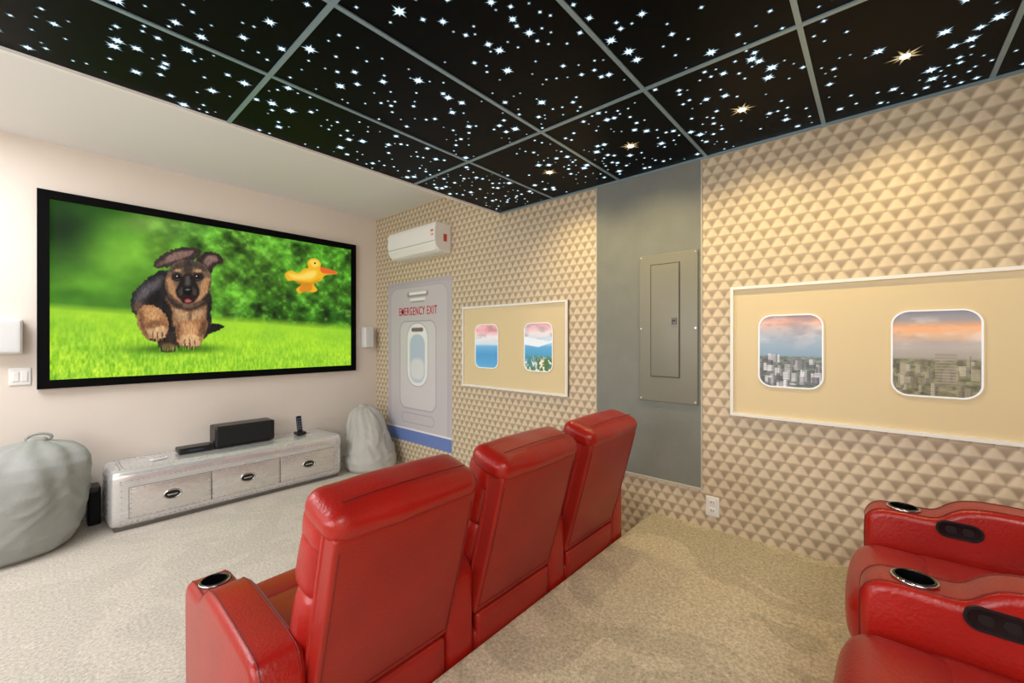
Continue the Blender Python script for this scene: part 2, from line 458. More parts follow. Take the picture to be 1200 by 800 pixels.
    for x in (178.5,184,189.5): I([(x-.5,390),(x+.5,390),(x+.7,399),(x-.7,399)],(58,38,28),1.2,.9)
    for x in (176,181,187,192): I([(x-1,397),(x+1,397),(x+.6,400.5),(x-.6,400.5)],(20,16,16),1,.9)
    # planted front leg
    Sh([(207,378),(222,376),(240,374),(242,384),(237,393),(235,403),(224,409),(211,405),(206,394)],(170,118,76),1.2,.8)
    I([(212,380),(226,379),(230,390),(216,393)],(198,150,104),5,.9)
    I([(236,376),(242,376),(240,388),(234,396),(232,388)],(96,66,46),4,.8)
    I([(206,380),(210,380),(210,396),(206,394)],(96,66,46),3,.7)
    I([(211,395),(222,391),(233,396),(232,404),(222,408),(212,404)],(210,168,122),3,.95)
    for x in (215.5,221.5,227.5): I([(x-.5,399),(x+.5,399),(x+.7,408),(x-.7,408)],(58,38,28),1.2,.9)
    for x in (213,218.5,224.5,230): I([(x-1,405.5),(x+1,405.5),(x+.6,409),(x-.6,409)],(20,16,16),1,.9)
    # ruff shadow under the head
    I([(194,344),(206,354),(222,360),(238,352),(246,342),(246,352),(232,362),(214,364),(198,356)],(44,34,30),4,.85)
    # ears
    Sh([(204,312),(192,314),(182,315),(179,311),(186,302),(197,295),(212,290),(228,291),(236,296),(228,304),(216,309)],(58,46,42),1.1,.6)
    I([(187,309),(197,300),(212,295),(226,295),(218,301),(202,307)],(142,110,100),2.5,.9)
    I([(182,312),(190,304),(194,305),(188,312)],(96,74,64),2,.8)
    Sh([(228,309),(234,300),(243,295),(253,297),(260,303),(259,310),(252,311),(248,318),(240,322)],(50,40,37),1.1,.6)
    I([(238,306),(244,300),(252,301),(254,306),(247,309),(242,313)],(150,114,104),2.5,.85)
    # skull
    Sh([(194,326),(197,316),(205,308),(216,305),(228,306),(239,312),(246,323),(246,336),(240,347),(231,354),(221,358),(209,355),(198,347),(192,336)],(112,88,70),1.2,.8)
    I([(198,318),(206,309),(220,306),(234,309),(243,318),(236,318),(226,314),(213,314),(204,318)],(70,58,52),3,.9)
    I([(216,306),(223,306),(224,322),(215,322)],(52,44,41),3,.8)
    I([(193,328),(199,326),(204,334),(207,345),(212,353),(202,349),(195,340)],(180,132,90),3,1)
    I([(246,328),(240,326),(234,334),(232,345),(228,353),(238,348),(245,338)],(180,132,90),3,1)
    I([(192,330),(195,330),(197,342),(203,349),(197,346)],(66,50,42),2,.7); I([(247,330),(244,330),(242,342),(236,350),(243,344)],(66,50,42),2,.7)
    I([(201,322),(206,319),(212,322),(213,329),(206,330),(201,327)],(38,30,28),2.5,1)
    I([(225,322),(231,319),(237,322),(237,327),(231,330),(225,329)],(38,30,28),2.5,1)
    I([(203,318),(208,315.5),(212,318),(208,319.5)],(190,148,106),2,.95); I([(226,318),(230,315.5),(235,318),(230,319.5)],(190,148,106),2,.95)
    # muzzle
    I([(213,324),(219,321),(225,324),(230,334),(233,342),(229,350),(219,353),(209,350),(205,342),(208,334)],(28,24,24),2.5,1)
    I([(217,324),(221,324),(222,334),(216,334)],(92,80,74),3,.85)
    I([(209,340),(213,337),(213,345),(209,346)],(84,72,66),2.5,.7); I([(229,340),(225,337),(225,345),(229,346)],(84,72,66),2.5,.7)
    I([(211,349),(219,346.5),(228,349),(226,354),(219,356),(212,354)],(46,18,20),1.6,1)
    I([(215.5,352),(219,350.8),(223.5,352),(222,354.2),(219,355),(216.5,354.2)],(186,96,94),1.6,.9)
    I([(212,355),(219,357),(227,355),(224,360),(219,361),(214,360)],(110,86,70),2,.9)
    I([(213.5,340),(219,337.5),(224.5,340),(223,344.5),(219,346.5),(215,344.5)],(8,8,9),1.2,1)
    I([(216,339.6),(219,338.6),(222,339.6),(219,340.6)],(150,150,156),1.2,.8)
    # furry domain warp
    w1=(fbm(A*120,B*46,71,2)-.5); w2=(fbm(A*46,B*120,72,2)-.5)
    face=np.exp(-(((PX-219)/24)**2+((PYc-334)/24)**2)*1.2)
    amp=6*(1-.72*face); dx=w1*amp*.8; dy=w2*amp
    jj,ii=np.meshgrid(np.arange(nu),np.arange(nv))
    ix=np.clip((jj+dx*1.2).astype(int),0,nu-1); iy=np.clip((ii+dy*1.2).astype(int),0,nv-1)
    Lc=d.c[iy,ix]; La=d.a[iy,ix]
    tx=(fbm(A*130,B*52,77,2)-.5)*(1-.6*face)
    Lc=np.clip(Lc*(1+tx[...,None]*.38)+ (tx*.04)[...,None],0,1)
    e=Canvas(PX,PYc); e.c=Lc
    for ex in (207.5,230.5):
        e.ell(ex,324.8,2.7,2.4,(8,6,6),.3); e.ell(ex-.8,323.8,.8,.7,(240,240,240),.5); e.ell(ex,327.4,2.2,.5,(120,84,60),.6,.6)
    cv.c=cv.c*(1-La[...,None])+e.c*La[...,None]
    gb=np.clip((vnoise(A*150,B*20,91)-.62)*5,0,1)*np.clip((PYc-403)/5,0,1)*np.clip((414-PYc)/4,0,1)*(PX>180)*(PX<240)
    cv.mix(gb*.8,(120,180,40))
    # toy duck
    Tq=lambda p,c,s=1.5,op=1: cv.shape(p,c,s,0,.5,True,op)
    Tq([(333,321),(340,317),(348,320),(355,315),(360,314),(359,308),(364,303),(371,304),(375,309),(376,314),(392,318),(393,321),(380,323),(375,329),(367,333),(371,340),(365,343),(357,341),(350,344),(346,339),(352,333),(343,329),(336,329)],(238,180,36))
    Tq([(338,321),(350,322),(360,318),(370,318),(366,326),(352,328),(342,326)],(252,220,104),4,.9)
    Tq([(362,306),(370,305),(373,311),(366,313)],(252,220,104),3,.8)
    Tq([(375,313),(392,318),(392,321),(377,320)],(226,104,44)); Tq([(352,334),(364,333),(363,341),(351,342)],(214,130,36),2.5,.85)
    Tq([(346,329),(362,331),(374,327),(366,333),(352,334)],(196,130,28),3,.7)
    cv.ell(368,308.5,1.1,1.0,(40,20,8),.5)
    return cv
painted('projected_picture',(.05,FY-.0205-.001,1.045),(2.225,0,0),(0,0,1.273),screen_picture(),scr,emit=1.0,base=False,rough=.9)

# wall speakers, switch
M_grille=mat('speaker_grille',C(225,226,228),.6,bump=.5,bscale=400)
def wall_speaker(x0,x1,z0,z1):
    e=empty('wall_speaker',((x0+x1)/2,FY,(z0+z1)/2)); w=(x1-x0)/2; h=(z1-z0)/2
    soft_box('cabinet',(-w,-.09,-h),(w,-.001,h),.012,M_plastic,e,n=8)
    soft_box('grille',(-w+.008,-.097,-h+.008),(w-.008,-.085,h-.008),.006,M_grille,e,n=8)
wall_speaker(-.23,-.072,1.235,1.468)
wall_speaker(2.405,2.52,1.235,1.465)
e=empty('light_switch',(-.085,FY,1.078))
soft_box('plate',(-.05,-.008,-.06),(.05,-.0005,.06),.006,M_plastic,e,n=6)
soft_box('rocker',(-.035,-.013,-.034),(-.004,-.006,.034),.003,M_white,e,n=6)
soft_box('rocker_2',(.004,-.013,-.034),(.035,-.006,.034),.003,M_white,e,n=6)

# ------------------------------------------------------------------ AC unit
ac=empty('air_conditioner',(RX,3.44,2.15))
prof=catmull([(-.001,.27),(-.16,.27),(-.195,.255),(-.205,.20),(-.205,.10),(-.19,.05),(-.15,.012),(-.10,.0),(-.001,.0)],4,closed=False)
prism('body',prof,lambda p,q,r:(p,r,q),-.39,.39,M_plastic,ac,bevel=.012)
boxes('seam',[((-.2075,-.385,.088),(-.19,.385,.092))],mat('seam_grey',C(150,152,155),.5),ac)
pv=[(-.198,.075),(-.165,.016),(-.16,.022),(-.192,.078)]
prism('louver',pv,lambda p,q,r:(p-.004,r,q-.002),-.36,.36,M_white,ac)
boxes('label',[((-.2068,-.375,.13),(-.204,-.325,.20))],mat('label_white',C(235,225,220),.5),ac)
boxes('label_red',[((-.2075,-.372,.18),(-.205,-.335,.195)),((-.2075,-.372,.145),(-.205,-.345,.155)),((-.1,-.3915,.10),(-.06,-.3895,.17))],mat('label_red',C(205,70,60),.5),ac)

# ------------------------------------------------------------------ emergency exit poster
po=empty('emergency_exit_poster',(0,0,0))
y0,y1,z0,z1=3.04,4.14,.245,1.945
nu,nv=240,360
A,B=np.meshgrid(np.linspace(y1,y0,nu),np.linspace(z0,z1,nv))
cv=Canvas(A,B); cv.fill((192,186,196))
cv.c*= (1+.05*(fbm(A*2,B*2,4,2)-.5))[...,None]
def RR(cy,cz,w,h,r): return rr(cy,cz,w,h,r,6)
def outline(P,col,th,soft=.006,op=1):
    d=np.abs(sdf_poly(A,B,P)); cv.mix(np.clip((th-d)/soft+.5,0,1)*op,col)
cv.mix((B>1.90).astype(float)*.6,(180,174,186))
cv.shape(RR(3.59,1.08,.98,1.60,.12),(202,197,204),.02,smooth=False); outline(RR(3.59,1.08,.98,1.60,.12),(176,170,180),.004)
cv.shape(RR(3.585,1.80,.36,.05,.02),(150,146,152),.02,smooth=False); cv.shape(RR(3.585,1.81,.30,.03,.012),(245,245,245),.01,smooth=False)
cv.shape(RR(3.585,1.745,.26,.03,.012),(240,240,242),.01,smooth=False); cv.shape(RR(3.585,1.722,.24,.012,.005),(150,146,150),.01,smooth=False)
cv.shape(RR(3.59,1.06,.62,.92,.10),(214,210,216),.01,smooth=False); outline(RR(3.59,1.06,.62,.92,.10),(166,161,174),.005)
cv.shape(RR(3.59,1.17,.36,.66,.16),(240,241,244),.01,smooth=False); outline(RR(3.59,1.17,.36,.66,.16),(176,176,190),.005)
cv.shape(RR(3.59,1.13,.26,.50,.11),(188,202,226),.015,smooth=False); cv.shape(RR(3.59,1.02,.24,.22,.09),(226,228,234),.04,smooth=False)
cv.shape(RR(3.59,1.43,.2,.04,.018),(120,100,108),.012,smooth=False)
outline(RR(3.59,.50,.56,.10,.05),(172,166,178),.004)
cv.mix(((B<.38)).astype(float),(108,132,196)); cv.mix((np.abs(B-.38)<.008).astype(float),(235,235,240))
painted('print',(RX-.006,y1,z0),(0,y0-y1,0),(0,0,z1-z0),cv,po,emit=.0,rough=.35)
boxes('sheet',[((RX-.0055,y0,z0),(RX-.0005,y1,z1))],M_white,po)
fc=bpy.data.curves.new('exit_text','FONT'); fc.body='EMERGENCY EXIT'; fc.align_x='CENTER'; fc.size=.12; fc.extrude=.0005; fc.space_character=1.12; fc.offset=.0006
fo=bpy.data.objects.new('exit_lettering',fc); S.collection.objects.link(fo); fc.materials.append(mat('sign_red',C(200,26,30),.5)); fo.parent=po
fo.rotation_euler=(math.pi/2,0,-math.pi/2); fo.location=(RX-.008,3.59,1.585); fo.scale=(.62,1,1)

# ------------------------------------------------------------------ airplane window panels
M_cream=mat('cream_panel',C(224,206,164),.45)
M_rim=mat('lit_window_rim',C(220,224,230),.3,emit=(.84,.92,1,1),estr=.30)
def sky_city(w,h,kind,seed):
    nu,nv=150,200
    A,B=np.meshgrid(np.linspace(0,1,nu),np.linspace(0,1,nv)); cv=Canvas(A,B)
    def grad(stops):
        t=[s[0] for s in stops]
        for i in range(3): cv.c[...,i]=np.interp(B,t,[s[1][i]/255 for s in stops])
    rs=np.random.RandomState(seed)
    if kind=='city':
        grad([(0,(92,104,110)),(.34,(116,128,138)),(.45,(118,142,162)),(.64,(138,154,170)),(.78,(166,162,168)),(.90,(206,158,142)),(1,(150,122,124))])
    elif kind=='dusk':
        grad([(0,(104,100,80)),(.40,(112,116,100)),(.46,(146,138,130)),(.6,(158,150,146)),(.72,(196,158,128)),(.80,(212,152,108)),(.9,(134,130,134)),(1,(120,120,128))])
    elif kind=='sea':
        grad([(0,(84,150,190)),(.3,(66,134,182)),(.5,(100,158,194)),(.55,(184,198,210)),(.72,(210,202,206)),(.87,(206,134,138)),(1,(212,156,156))])
    else:
        grad([(0,(60,110,112)),(.3,(66,136,172)),(.5,(84,150,190)),(.62,(172,196,212)),(.8,(208,194,198)),(1,(202,142,148))])
    cl=fbm(A*3,B*9,seed,4); m=np.clip((cl-.48)*4,0,1)*np.clip((B-.5)*6,0,1)
    cv.mix(m*.4,(210,204,204)); m=np.clip((fbm(A*3+5,B*8,seed+3,4)-.5)*4,0,1)*np.clip((B-.55)*6,0,1); cv.mix(m*.5,(120,116,128))
    if kind in('city','dusk'):
        land=np.clip((.44-B)*40,0,1); cv.mix(land*.8,(88,96,88) if kind=='city' else (104,100,76))
        k=fbm(A*14,B*30,seed+8,3); cv.c=np.where((B<.43)[...,None],np.clip(cv.c*(1+(k-.5)[...,None]*.9),0,1),cv.c)
        for i in range(52 if kind=='city' else 34):
            bx=rs.rand(); by=.40-.42*rs.rand()**1.0; bw=.015+.045*rs.rand()*(1.4-by); bh=(.03+.10*rs.rand())*(1.1-by)
            g=rs.choice([215,195,165,110,80]) if kind=='city' else rs.choice([170,150,130,100])
            col=(g,g-2,g+6) if kind=='city' else (g,g-8,g-28)
            ins=((abs(A-bx)<bw)&(B>by-.03)&(B<by+bh)).astype(float)
            st=(np.sin(B*260)>0)*.25
            cv.mix(ins*(.8-st),col)
            cv.mix(((A-bx>bw*.4)&(A-bx<bw)&(B>by-.03)&(B<by+bh)).astype(float)*.35,(50,55,65))
    if kind=='dusk':
        cv.mix(((abs(A-.62)<.12)&(B>.12)&(B<.50)).astype(float)*.5,(120,112,100))
        for q in range(10): cv.mix(((abs(A-.62)<.12)&(abs(B-.16-q*.034)<.006)).astype(float)*.4,(170,160,142))
    if kind=='wing':
        cv.shape([(0,.55),(.0,.72),(.9,.62),(1,.66),(1,.60),(.5,.5)],(205,212,222),.02,smooth=False)
        m=np.clip((fbm(A*5,B*6,41,4)-.42)*8,0,1)*np.clip((.34-B)*9,0,1); cv.mix(m,(70,104,62)); 
        m=np.clip((fbm(A*16,B*18,45,3)-.55)*9,0,1)*np.clip((.34-B)*9,0,1); cv.mix(m,(205,200,182))
    return cv
def window_panel(name,y0,y1,wins,kinds,seed):
    e=empty(name,(0,0,0)); z0,z1=.905,1.625
    boxes('board',[((RX-.012,y0,z0),(RX-.0005,y1,z1))],M_cream,e)
    w=.016
    f=lambda p,q,r:(r,p,q)
    ring('moulding',[(y1,z1),(y0,z1),(y0,z0),(y1,z0)],[(y1-w,z1-w),(y0+w,z1-w),(y0+w,z0+w),(y1-w,z0+w)],f,RX-.0005,RX-.028,M_white,e)
    for i,(cy,kd) in enumerate(zip(wins,kinds)):
        cz=1.27; W,H=.285,.385
        cvs=sky_city(W,H,kd,seed+i)
        nv,nu=cvs.c.shape[:2]
        A,B=np.meshgrid(np.linspace(-.5,.5,nu)*(W-.010),np.linspace(-.5,.5,nv)*(H-.010))
        msk=sdf_poly(A,B,rr(0,0,W-.010,H-.010,.058,8))<.0005
        painted('view_%d'%(i+1),(RX-.0135,cy+(W-.010)/2,cz-(H-.010)/2),(0,-(W-.010),0),(0,0,H-.010),cvs,e,emit=.5,mask=msk)
        ring('rim_%d'%(i+1),rr(cy,cz,W-.001,H-.001,.062),rr(cy,cz,W-.013,H-.013,.056),f,RX-.0115,RX-.019,M_rim,e)
        ring('bezel_%d'%(i+1),rr(cy,cz,W+.010,H+.010,.067),rr(cy,cz,W-.001,H-.001,.062),f,RX-.0115,RX-.017,M_cream,e)
window_panel('airplane_window_panel',-.53,.623,(.343,-.19),('city','dusk'),11)
window_panel('airplane_window_panel.001',1.72,2.873,(2.568,1.998),('sea','wing'),31)

# ------------------------------------------------------------------ grey strip with breaker panel
M_gray=mat('grey_green_paint',C(124,128,122),.6,bump=.3,bscale=180,var=.05,vscale=8)
boxes('wall_right_utility_strip',[((RX-.006,.785,.45),(RX-.0005,1.483,DC-.012))],M_gray)
boxes('trim_1',[((RX-.012,.775,.438),(RX-.0005,1.493,.45)),((RX-.008,.779,.45),(RX-.0005,.785,DC-.012)),((RX-.008,1.483,.45),(RX-.0005,1.489,DC-.012))],mat('strip_trim',C(196,192,180),.5))
bp_=empty('electrical_panel',(RX-.006,0,0))
M_pan=mat('panel_metal',C(130,130,119),.45,.1,bump=.08,bscale=60)
boxes('cover',[((-.014,.80,.94),(-.0003,1.163,1.868))],M_pan,bp_,bevel=.003)
boxes('door',[((-.022,.908,1.10),(-.013,1.082,1.80))],M_pan,bp_,bevel=.003)
ring('door_gap',[(1.088,1.806),(.902,1.806),(.902,1.094),(1.088,1.094)],[(1.083,1.801),(.907,1.801),(.907,1.099),(1.083,1.099)],lambda p,q,r:(r,p,q),-.0135,-.0150,mat('gap_dark',C(70,70,64),.6),bp_)
boxes('latch',[((-.030,.92,1.425),(-.0215,.95,1.465))],mat('latch_grey',C(105,105,98),.4,.5),bp_,bevel=.002)
boxes('latch_slot',[((-.0315,.925,1.440),(-.0295,.945,1.452))],M_black,bp_)
M_scr=mat('screw',C(200,200,195),.3,.9)
for k,(yy,zz) in enumerate([(.812,.955),(.812,1.40),(.812,1.855),(1.15,.955),(1.15,1.40),(1.15,1.855)]):
    cyl('screw_%d'%(k+1),.006,.004,(-.0155,yy,zz),M_scr,bp_,seg=12,axis='X')
e=empty('wall_outlet',(RX,.722,.356))
soft_box('plate',(-.007,-.037,-.058),(-.0005,.037,.058),.004,M_plastic,e,n=6)
for z in (-.024,.024):
    soft_box('socket',(-.010,-.017,z-.016),(-.006,.017,z+.016),.003,M_white,e,n=6)
    boxes('slots',[((-.0108,-.008,z-.006),(-.0095,-.005,z+.008)),((-.0108,.005,z-.006),(-.0095,.008,z+.008))],M_black,e)

# ------------------------------------------------------------------ aluminium trunk console
co=empty('aviator_tv_console',(1.13,3.91,0))
def alu(name,base,metal=.55):
    m,nt,b=new_mat(name); N=nt.nodes; L=nt.links
    tc=N.new('ShaderNodeTexCoord'); mp=N.new('ShaderNodeMapping'); mp.inputs['Scale'].default_value=(1,3,6)
    L.new(tc.outputs['Object'],mp.inputs['Vector'])
    n=N.new('ShaderNodeTexNoise'); n.inputs['Scale'].default_value=3; n.inputs['Detail'].default_value=5; n.inputs['Roughness'].default_value=.55
    L.new(mp.outputs['Vector'],n.inputs['Vector'])
    r=N.new('ShaderNodeValToRGB'); r.color_ramp.elements[0].position=.3; r.color_ramp.elements[1].position=.7
    r.color_ramp.elements[0].color=tuple(x*.90 for x in base[:3])+(1,); r.color_ramp.elements[1].color=base
    L.new(n.outputs['Fac'],r.inputs['Fac']); L.new(r.outputs['Color'],b.inputs['Base Color'])
    mr=N.new('ShaderNodeMapRange'); mr.inputs[3].default_value=.20; mr.inputs[4].default_value=.34
    L.new(n.outputs['Fac'],mr.inputs[0]); L.new(mr.outputs[0],b.inputs['Roughness'])
    b.inputs['Metallic'].default_value=metal
    return m
M_alu=alu('aluminium_sheet',C(230,230,233)); M_alu2=alu('aluminium_drawer',C(226,224,222))
soft_box('body',(-.82,0,.02),(.82,.45,.42),.055,M_alu,co,n=16)
boxes('plinth',[((-.79,.03,.0),(.79,.43,.03))],mat('plinth',C(120,118,116),.4,.7),co)
M_gap=mat('drawer_gap',C(78,76,74),.6)
M_riv=mat('rivet',C(130,128,126),.35,.9)
hx=[-.72,-.24,.255,.74]
riv=[]
for i in range(3):
    a,b=hx[i]+.004,hx[i+1]-.004
    boxes('drawer_gap_%d'%(i+1),[((a-.003,-.0015,.080),(b+.003,.01,.300))],M_gap,co)
    boxes('drawer_%d'%(i+1),[((a,-.010,.083),(b,.005,.297))],M_alu2,co,bevel=.003)
    c=(a+b)/2
    rot=Matrix.Rotation(math.pi/2,4,'X')
    torus('handle_ring_%d'%(i+1),.04,.006,(c,-.012,.195),M_chrome,co,sx=1.25,sy=.8,rot=rot)
    bm=bmesh.new(); bmesh.ops.create_circle(bm,cap_ends=True,segments=32,radius=1)
    me=bpy.data.meshes.new('handle_recess'); bm.to_mesh(me); bm.free(); me.transform(rot@Matrix.Diagonal((.048,.03,1,1)))
    o=obj('handle_recess_%d'%(i+1),me,M_black,co); o.location=(c,-.0115,.195)
    boxes('handle_bar_%d'%(i+1),[((c-.03,-.020,.189),(c+.03,-.013,.201))],M_chrome,co,bevel=.003)
    k=int((b-a)/.035)
    for j in range(k+1):
        x=a+.008+(b-a-.016)*j/k; riv+=[(x,-.0105,.091),(x,-.0105,.289)]
    for j in range(1,6):
        z=.091+.198*j/6; riv+=[(a+.008,-.0105,z),(b-.008,-.0105,z)]
for j in range(52):
    x=-.76+1.52*j/51; riv+=[(x,-.0002,.345),(x,-.0002,.055),(x,.06,.4202),(x,.39,.4202)]
for xx in (-.74,-.25,.25,.74):
    for j in range(9): riv.append((xx,.08+.29*j/8,.4202))
for j in range(7): riv+=[(-.755,-.0002,.075+.25*j/6),(.762,-.0002,.075+.25*j/6)]
for s in (-1,1):
    for j in range(12): riv+=[(s*.8202,.07+.31*j/11,.345),(s*.8202,.07+.31*j/11,.07)]
bm=bmesh.new()
for r_ in riv: bmesh.ops.create_icosphere(bm,subdivisions=1,radius=.0036,matrix=Matrix.Translation(r_))
me=bpy.data.meshes.new('rivets'); bm.to_mesh(me); bm.free(); obj('rivets',me,M_riv,co,True)
boxes('sheet_seams',[((xx-.0012,.055,.4185),(xx+.0012,.395,.4205)) for xx in (-.755,-.262,.262,.755)],M_gap,co)

ZT=.4245
ce=empty('center_speaker',(1.185,4.17,ZT))
soft_box('cabinet',(-.225,-.07,.006),(.225,.11,.18),.012,M_black,ce,n=8)
soft_box('grille',(-.215,-.082,.016),(.215,-.066,.171),.008,mat('speaker_cloth',C(26,26,28),.9,bump=.6,bscale=500),ce,n=8)
boxes('feet',[((-.2,-.05,0),(-.17,.09,.008)),((.17,-.05,0),(.2,.09,.008))],M_black,ce)
e=empty('media_player',(.84,4.16,ZT))
soft_box('case',(-.12,-.06,.004),(.11,.07,.045),.008,M_black,e,n=8)
boxes('feet',[((-.1,-.04,0),(-.08,.05,.006)),((.08,-.04,0),(.1,.05,.006))],M_black,e)
boxes('display',[((-.06,-.0612,.016),(.04,-.0595,.030))],mat('display_glass',C(60,66,78),.1),e)
e=empty('remote_control_dock',(1.64,4.12,ZT))
soft_box('base',(-.045,-.04,0),(.045,.05,.03),.012,M_black,e,n=8)
rem=soft_box('remote',(-.024,-.012,0),(.024,.012,.16),.011,mat('remote_black',C(22,24,30),.25),e,n=8); rem.location=(0,.005,.018); rem.rotation_euler=(math.radians(-14),0,0)
M_key=mat('key_blue',C(90,120,170),.4)
for i in range(5):
    for j in range(3):
        s=soft_box('key',(-.004,-.002,-.004),(.004,.002,.004),.0018,M_key,e,n=3); s.location=(-.012+.012*j,-.012+.005*i,.06+.022*i); s.rotation_euler=(math.radians(-14),0,0)
e=empty('small_remote',(.6,4.08,ZT))
soft_box('case',(-.055,-.016,0),(.055,.016,.012),.006,M_plastic,e,n=6); e.rotation_euler=(0,0,.3)
boxes('buttons',[((-.03+.018*i,-.005,.0115),(-.02+.018*i,.005,.0135)) for i in range(4)],M_black,e)
e=empty('subwoofer',(.262,4.285,0))
soft_box('cabinet',(-.035,-.08,.0),(.035,.08,.27),.012,M_black,e,n=8)
soft_box('grille',(-.028,-.088,.03),(.028,-.076,.24),.006,mat('sub_cloth',C(24,24,26),.9),e,n=6)

# ------------------------------------------------------------------ bean bags
def beanbag(loc,prof,sx,sy,lean,seed,col,knot):
    e=empty('bean_bag',loc)
    M=mat('beanbag_fabric',col,.6,bump=.2,bscale=60,var=.04,vscale=6)
    hs=[p[0] for p in prof]; rs=[p[1] for p in prof]
    nt_,nz=96,72; V=[];F=[]
    H=hs[-1]
    for i in range(nz+1):
        s=i/nz; z=H*s; 
        r=np.interp(z,hs,rs)
        for j in range(nt_):
            a=2*math.pi*j/nt_
            pv=Vector((math.cos(a)*1.3,math.sin(a)*1.3,z*3+seed))
            w=mnoise.noise(pv*1.6)*.05+mnoise.noise(pv*4)*.022
            fold=.014*math.sin(a*9+mnoise.noise(pv)*5+z*6)*(s**1.5)
            hor=-.016*abs(math.sin(z*17+mnoise.noise(pv*1.5)*6))**.5*max(0,math.sin(math.pi*min(1,s*1.3)))
            rr_=r*(1+w)+ (fold+hor)*min(1,r/.15)
            ln=lean(z/H)
            V.append((rr_*sx*math.cos(a)+ln[0],rr_*sy*math.sin(a)+ln[1],z+ .015*mnoise.noise(pv*1.2)*min(1,z*8)))
    for i in range(nz):
        for j in range(nt_):
            F.append((i*nt_+j,i*nt_+(j+1)%nt_,(i+1)*nt_+(j+1)%nt_,(i+1)*nt_+j))
    F.append(tuple(range(nt_-1,-1,-1))); F.append(tuple(nz*nt_+j for j in range(nt_)))
    me=pyd('bag',V,F); obj('bag',me,M,e,True)
    kx,ky=lean(1.0)
    soft_box('gathered_top',(kx-.05,ky-.035,H-.03),(kx+.05,ky+.035,H+.02),.025,M,e,wr=.012)
    if knot:
        torus('carry_strap',.045,.009,(kx+.01,ky,H+.015),M,e,sx=1.2,sy=.6,rot=Matrix.Rotation(math.pi/2,4,'X'))
    return e
beanbag((-.16,4.04,0),[(0,.27),(.03,.32),(.12,.368),(.25,.385),(.38,.378),(.48,.36),(.55,.33),(.60,.28),(.64,.21),(.665,.12),(.68,.04)],1.0,.80,lambda s:(.15*s**3,.03*s),3,C(156,159,156),True)
beanbag((2.29,3.95,0),[(0,.225),(.03,.255),(.10,.27),(.2,.26),(.3,.235),(.4,.205),(.5,.17),(.56,.14),(.60,.10),(.62,.05)],1.0,.95,lambda s:(-.01*s,.14*s),9,C(186,185,180),False)

# ------------------------------------------------------------------ recliners
APR=catmull([(.685,.05),(.70,.20),(.705,.42),(.698,.475),(.67,.502),(.63,.508),(.55,.508),(.515,.515),(.485,.540),(.45,.558),(.38,.566),(.22,.560),(.06,.548),(.02,.53),(.0,.49)],4,closed=False)
def arm_shape():
    P=[(.0,.03),(.66,.03)]+APR
    o=prism('arm_tmp',P,lambda p,q,r:(r,p,q),-.064,.064,M_red,None,bevel=.024,seg=5,smooth=False)
    o.modifiers['b'].angle_limit=math.radians(60)
    c=cyl('cut_tmp',.042,.20,(0,.60,.52),M_black,None,seg=48)
    bo=o.modifiers.new('h','BOOLEAN'); bo.operation='DIFFERENCE'; bo.object=c; bo.solver='EXACT'
    bpy.context.view_layer.update(); dg=bpy.context.evaluated_depsgraph_get()
    me=bpy.data.meshes.new_from_object(o.evaluated_get(dg))
    bpy.data.objects.remove(o); bpy.data.objects.remove(c)
    for p in me.polygons: p.use_smooth=True
    try: me.set_sharp_from_angle(angle=math.radians(38))
    except Exception: pass
    return me
ARM=arm_shape(); ARM.materials.clear(); ARM.materials.append(M_red)
M_cup=mat('cup_black',C(10,10,11),.25)
M_btn=mat('button_grey',C(22,22,24),.35)
def tube(name,ro,ri,z0,z1,loc,m,parent,seg=40):
    P=[(ro*math.cos(2*math.pi*i/seg),ro*math.sin(2*math.pi*i/seg)) for i in range(seg)]
    Q=[(ri*math.cos(2*math.pi*i/seg),ri*math.sin(2*math.pi*i/seg)) for i in range(seg)]
    o=ring(name,P,Q,lambda p,q,r:(p,q,r),z0,z1,m,parent); o.location=loc
    for p in o.data.polygons: p.use_smooth=True
    o.data.set_sharp_from_angle(angle=math.radians(40)); return o
def add_arm(e,x,tag):
    o=bpy.data.objects.new('armrest_'+tag,ARM); S.collection.objects.link(o); o.parent=e; o.location=(x,0,0)
    tube('cupholder_wall_'+tag,.0415,.0385,-.08,.004,(x,.60,.508),M_cup,e)
    torus('cupholder_rim_'+tag,.042,.0036,(x,.60,.511),M_chrome,e)
    torus('cupholder_lip_'+tag,.0385,.003,(x,.60,.5135),M_cup,e)
    cyl('cupholder_floor_'+tag,.0385,.004,(x,.60,.508-.078),M_cup,e)
    piping('armrest_seam_'+tag,[[(x+sg*.046,p[0],p[1]) for p in APR] for sg in (-1,1)],.0016,M_seam,e)
    return o
def control(e,x):
    f=lambda p,q,r:(r,p,q)
    ring('control_bezel',rr(.47,.488,.108,.054,.0265),rr(.47,.488,.096,.043,.021),f,x+.002,x-.005,M_black,e)
    prism('control_plate',rr(.47,.488,.096,.043,.021),f,x+.002,x-.002,M_cup,e)
    prism('control_button_1',rr(.489,.488,.026,.022,.010),f,x-.002,x-.0035,M_btn,e)
    prism('control_button_2',rr(.451,.488,.026,.022,.010),f,x-.002,x-.0035,M_btn,e)
TH=math.radians(15.5)
def lean(p):
    x,n_,s=p
    return (x, n_*math.cos(TH)-s*math.sin(TH)+.0, .34+s*math.cos(TH)+n_*math.sin(TH))
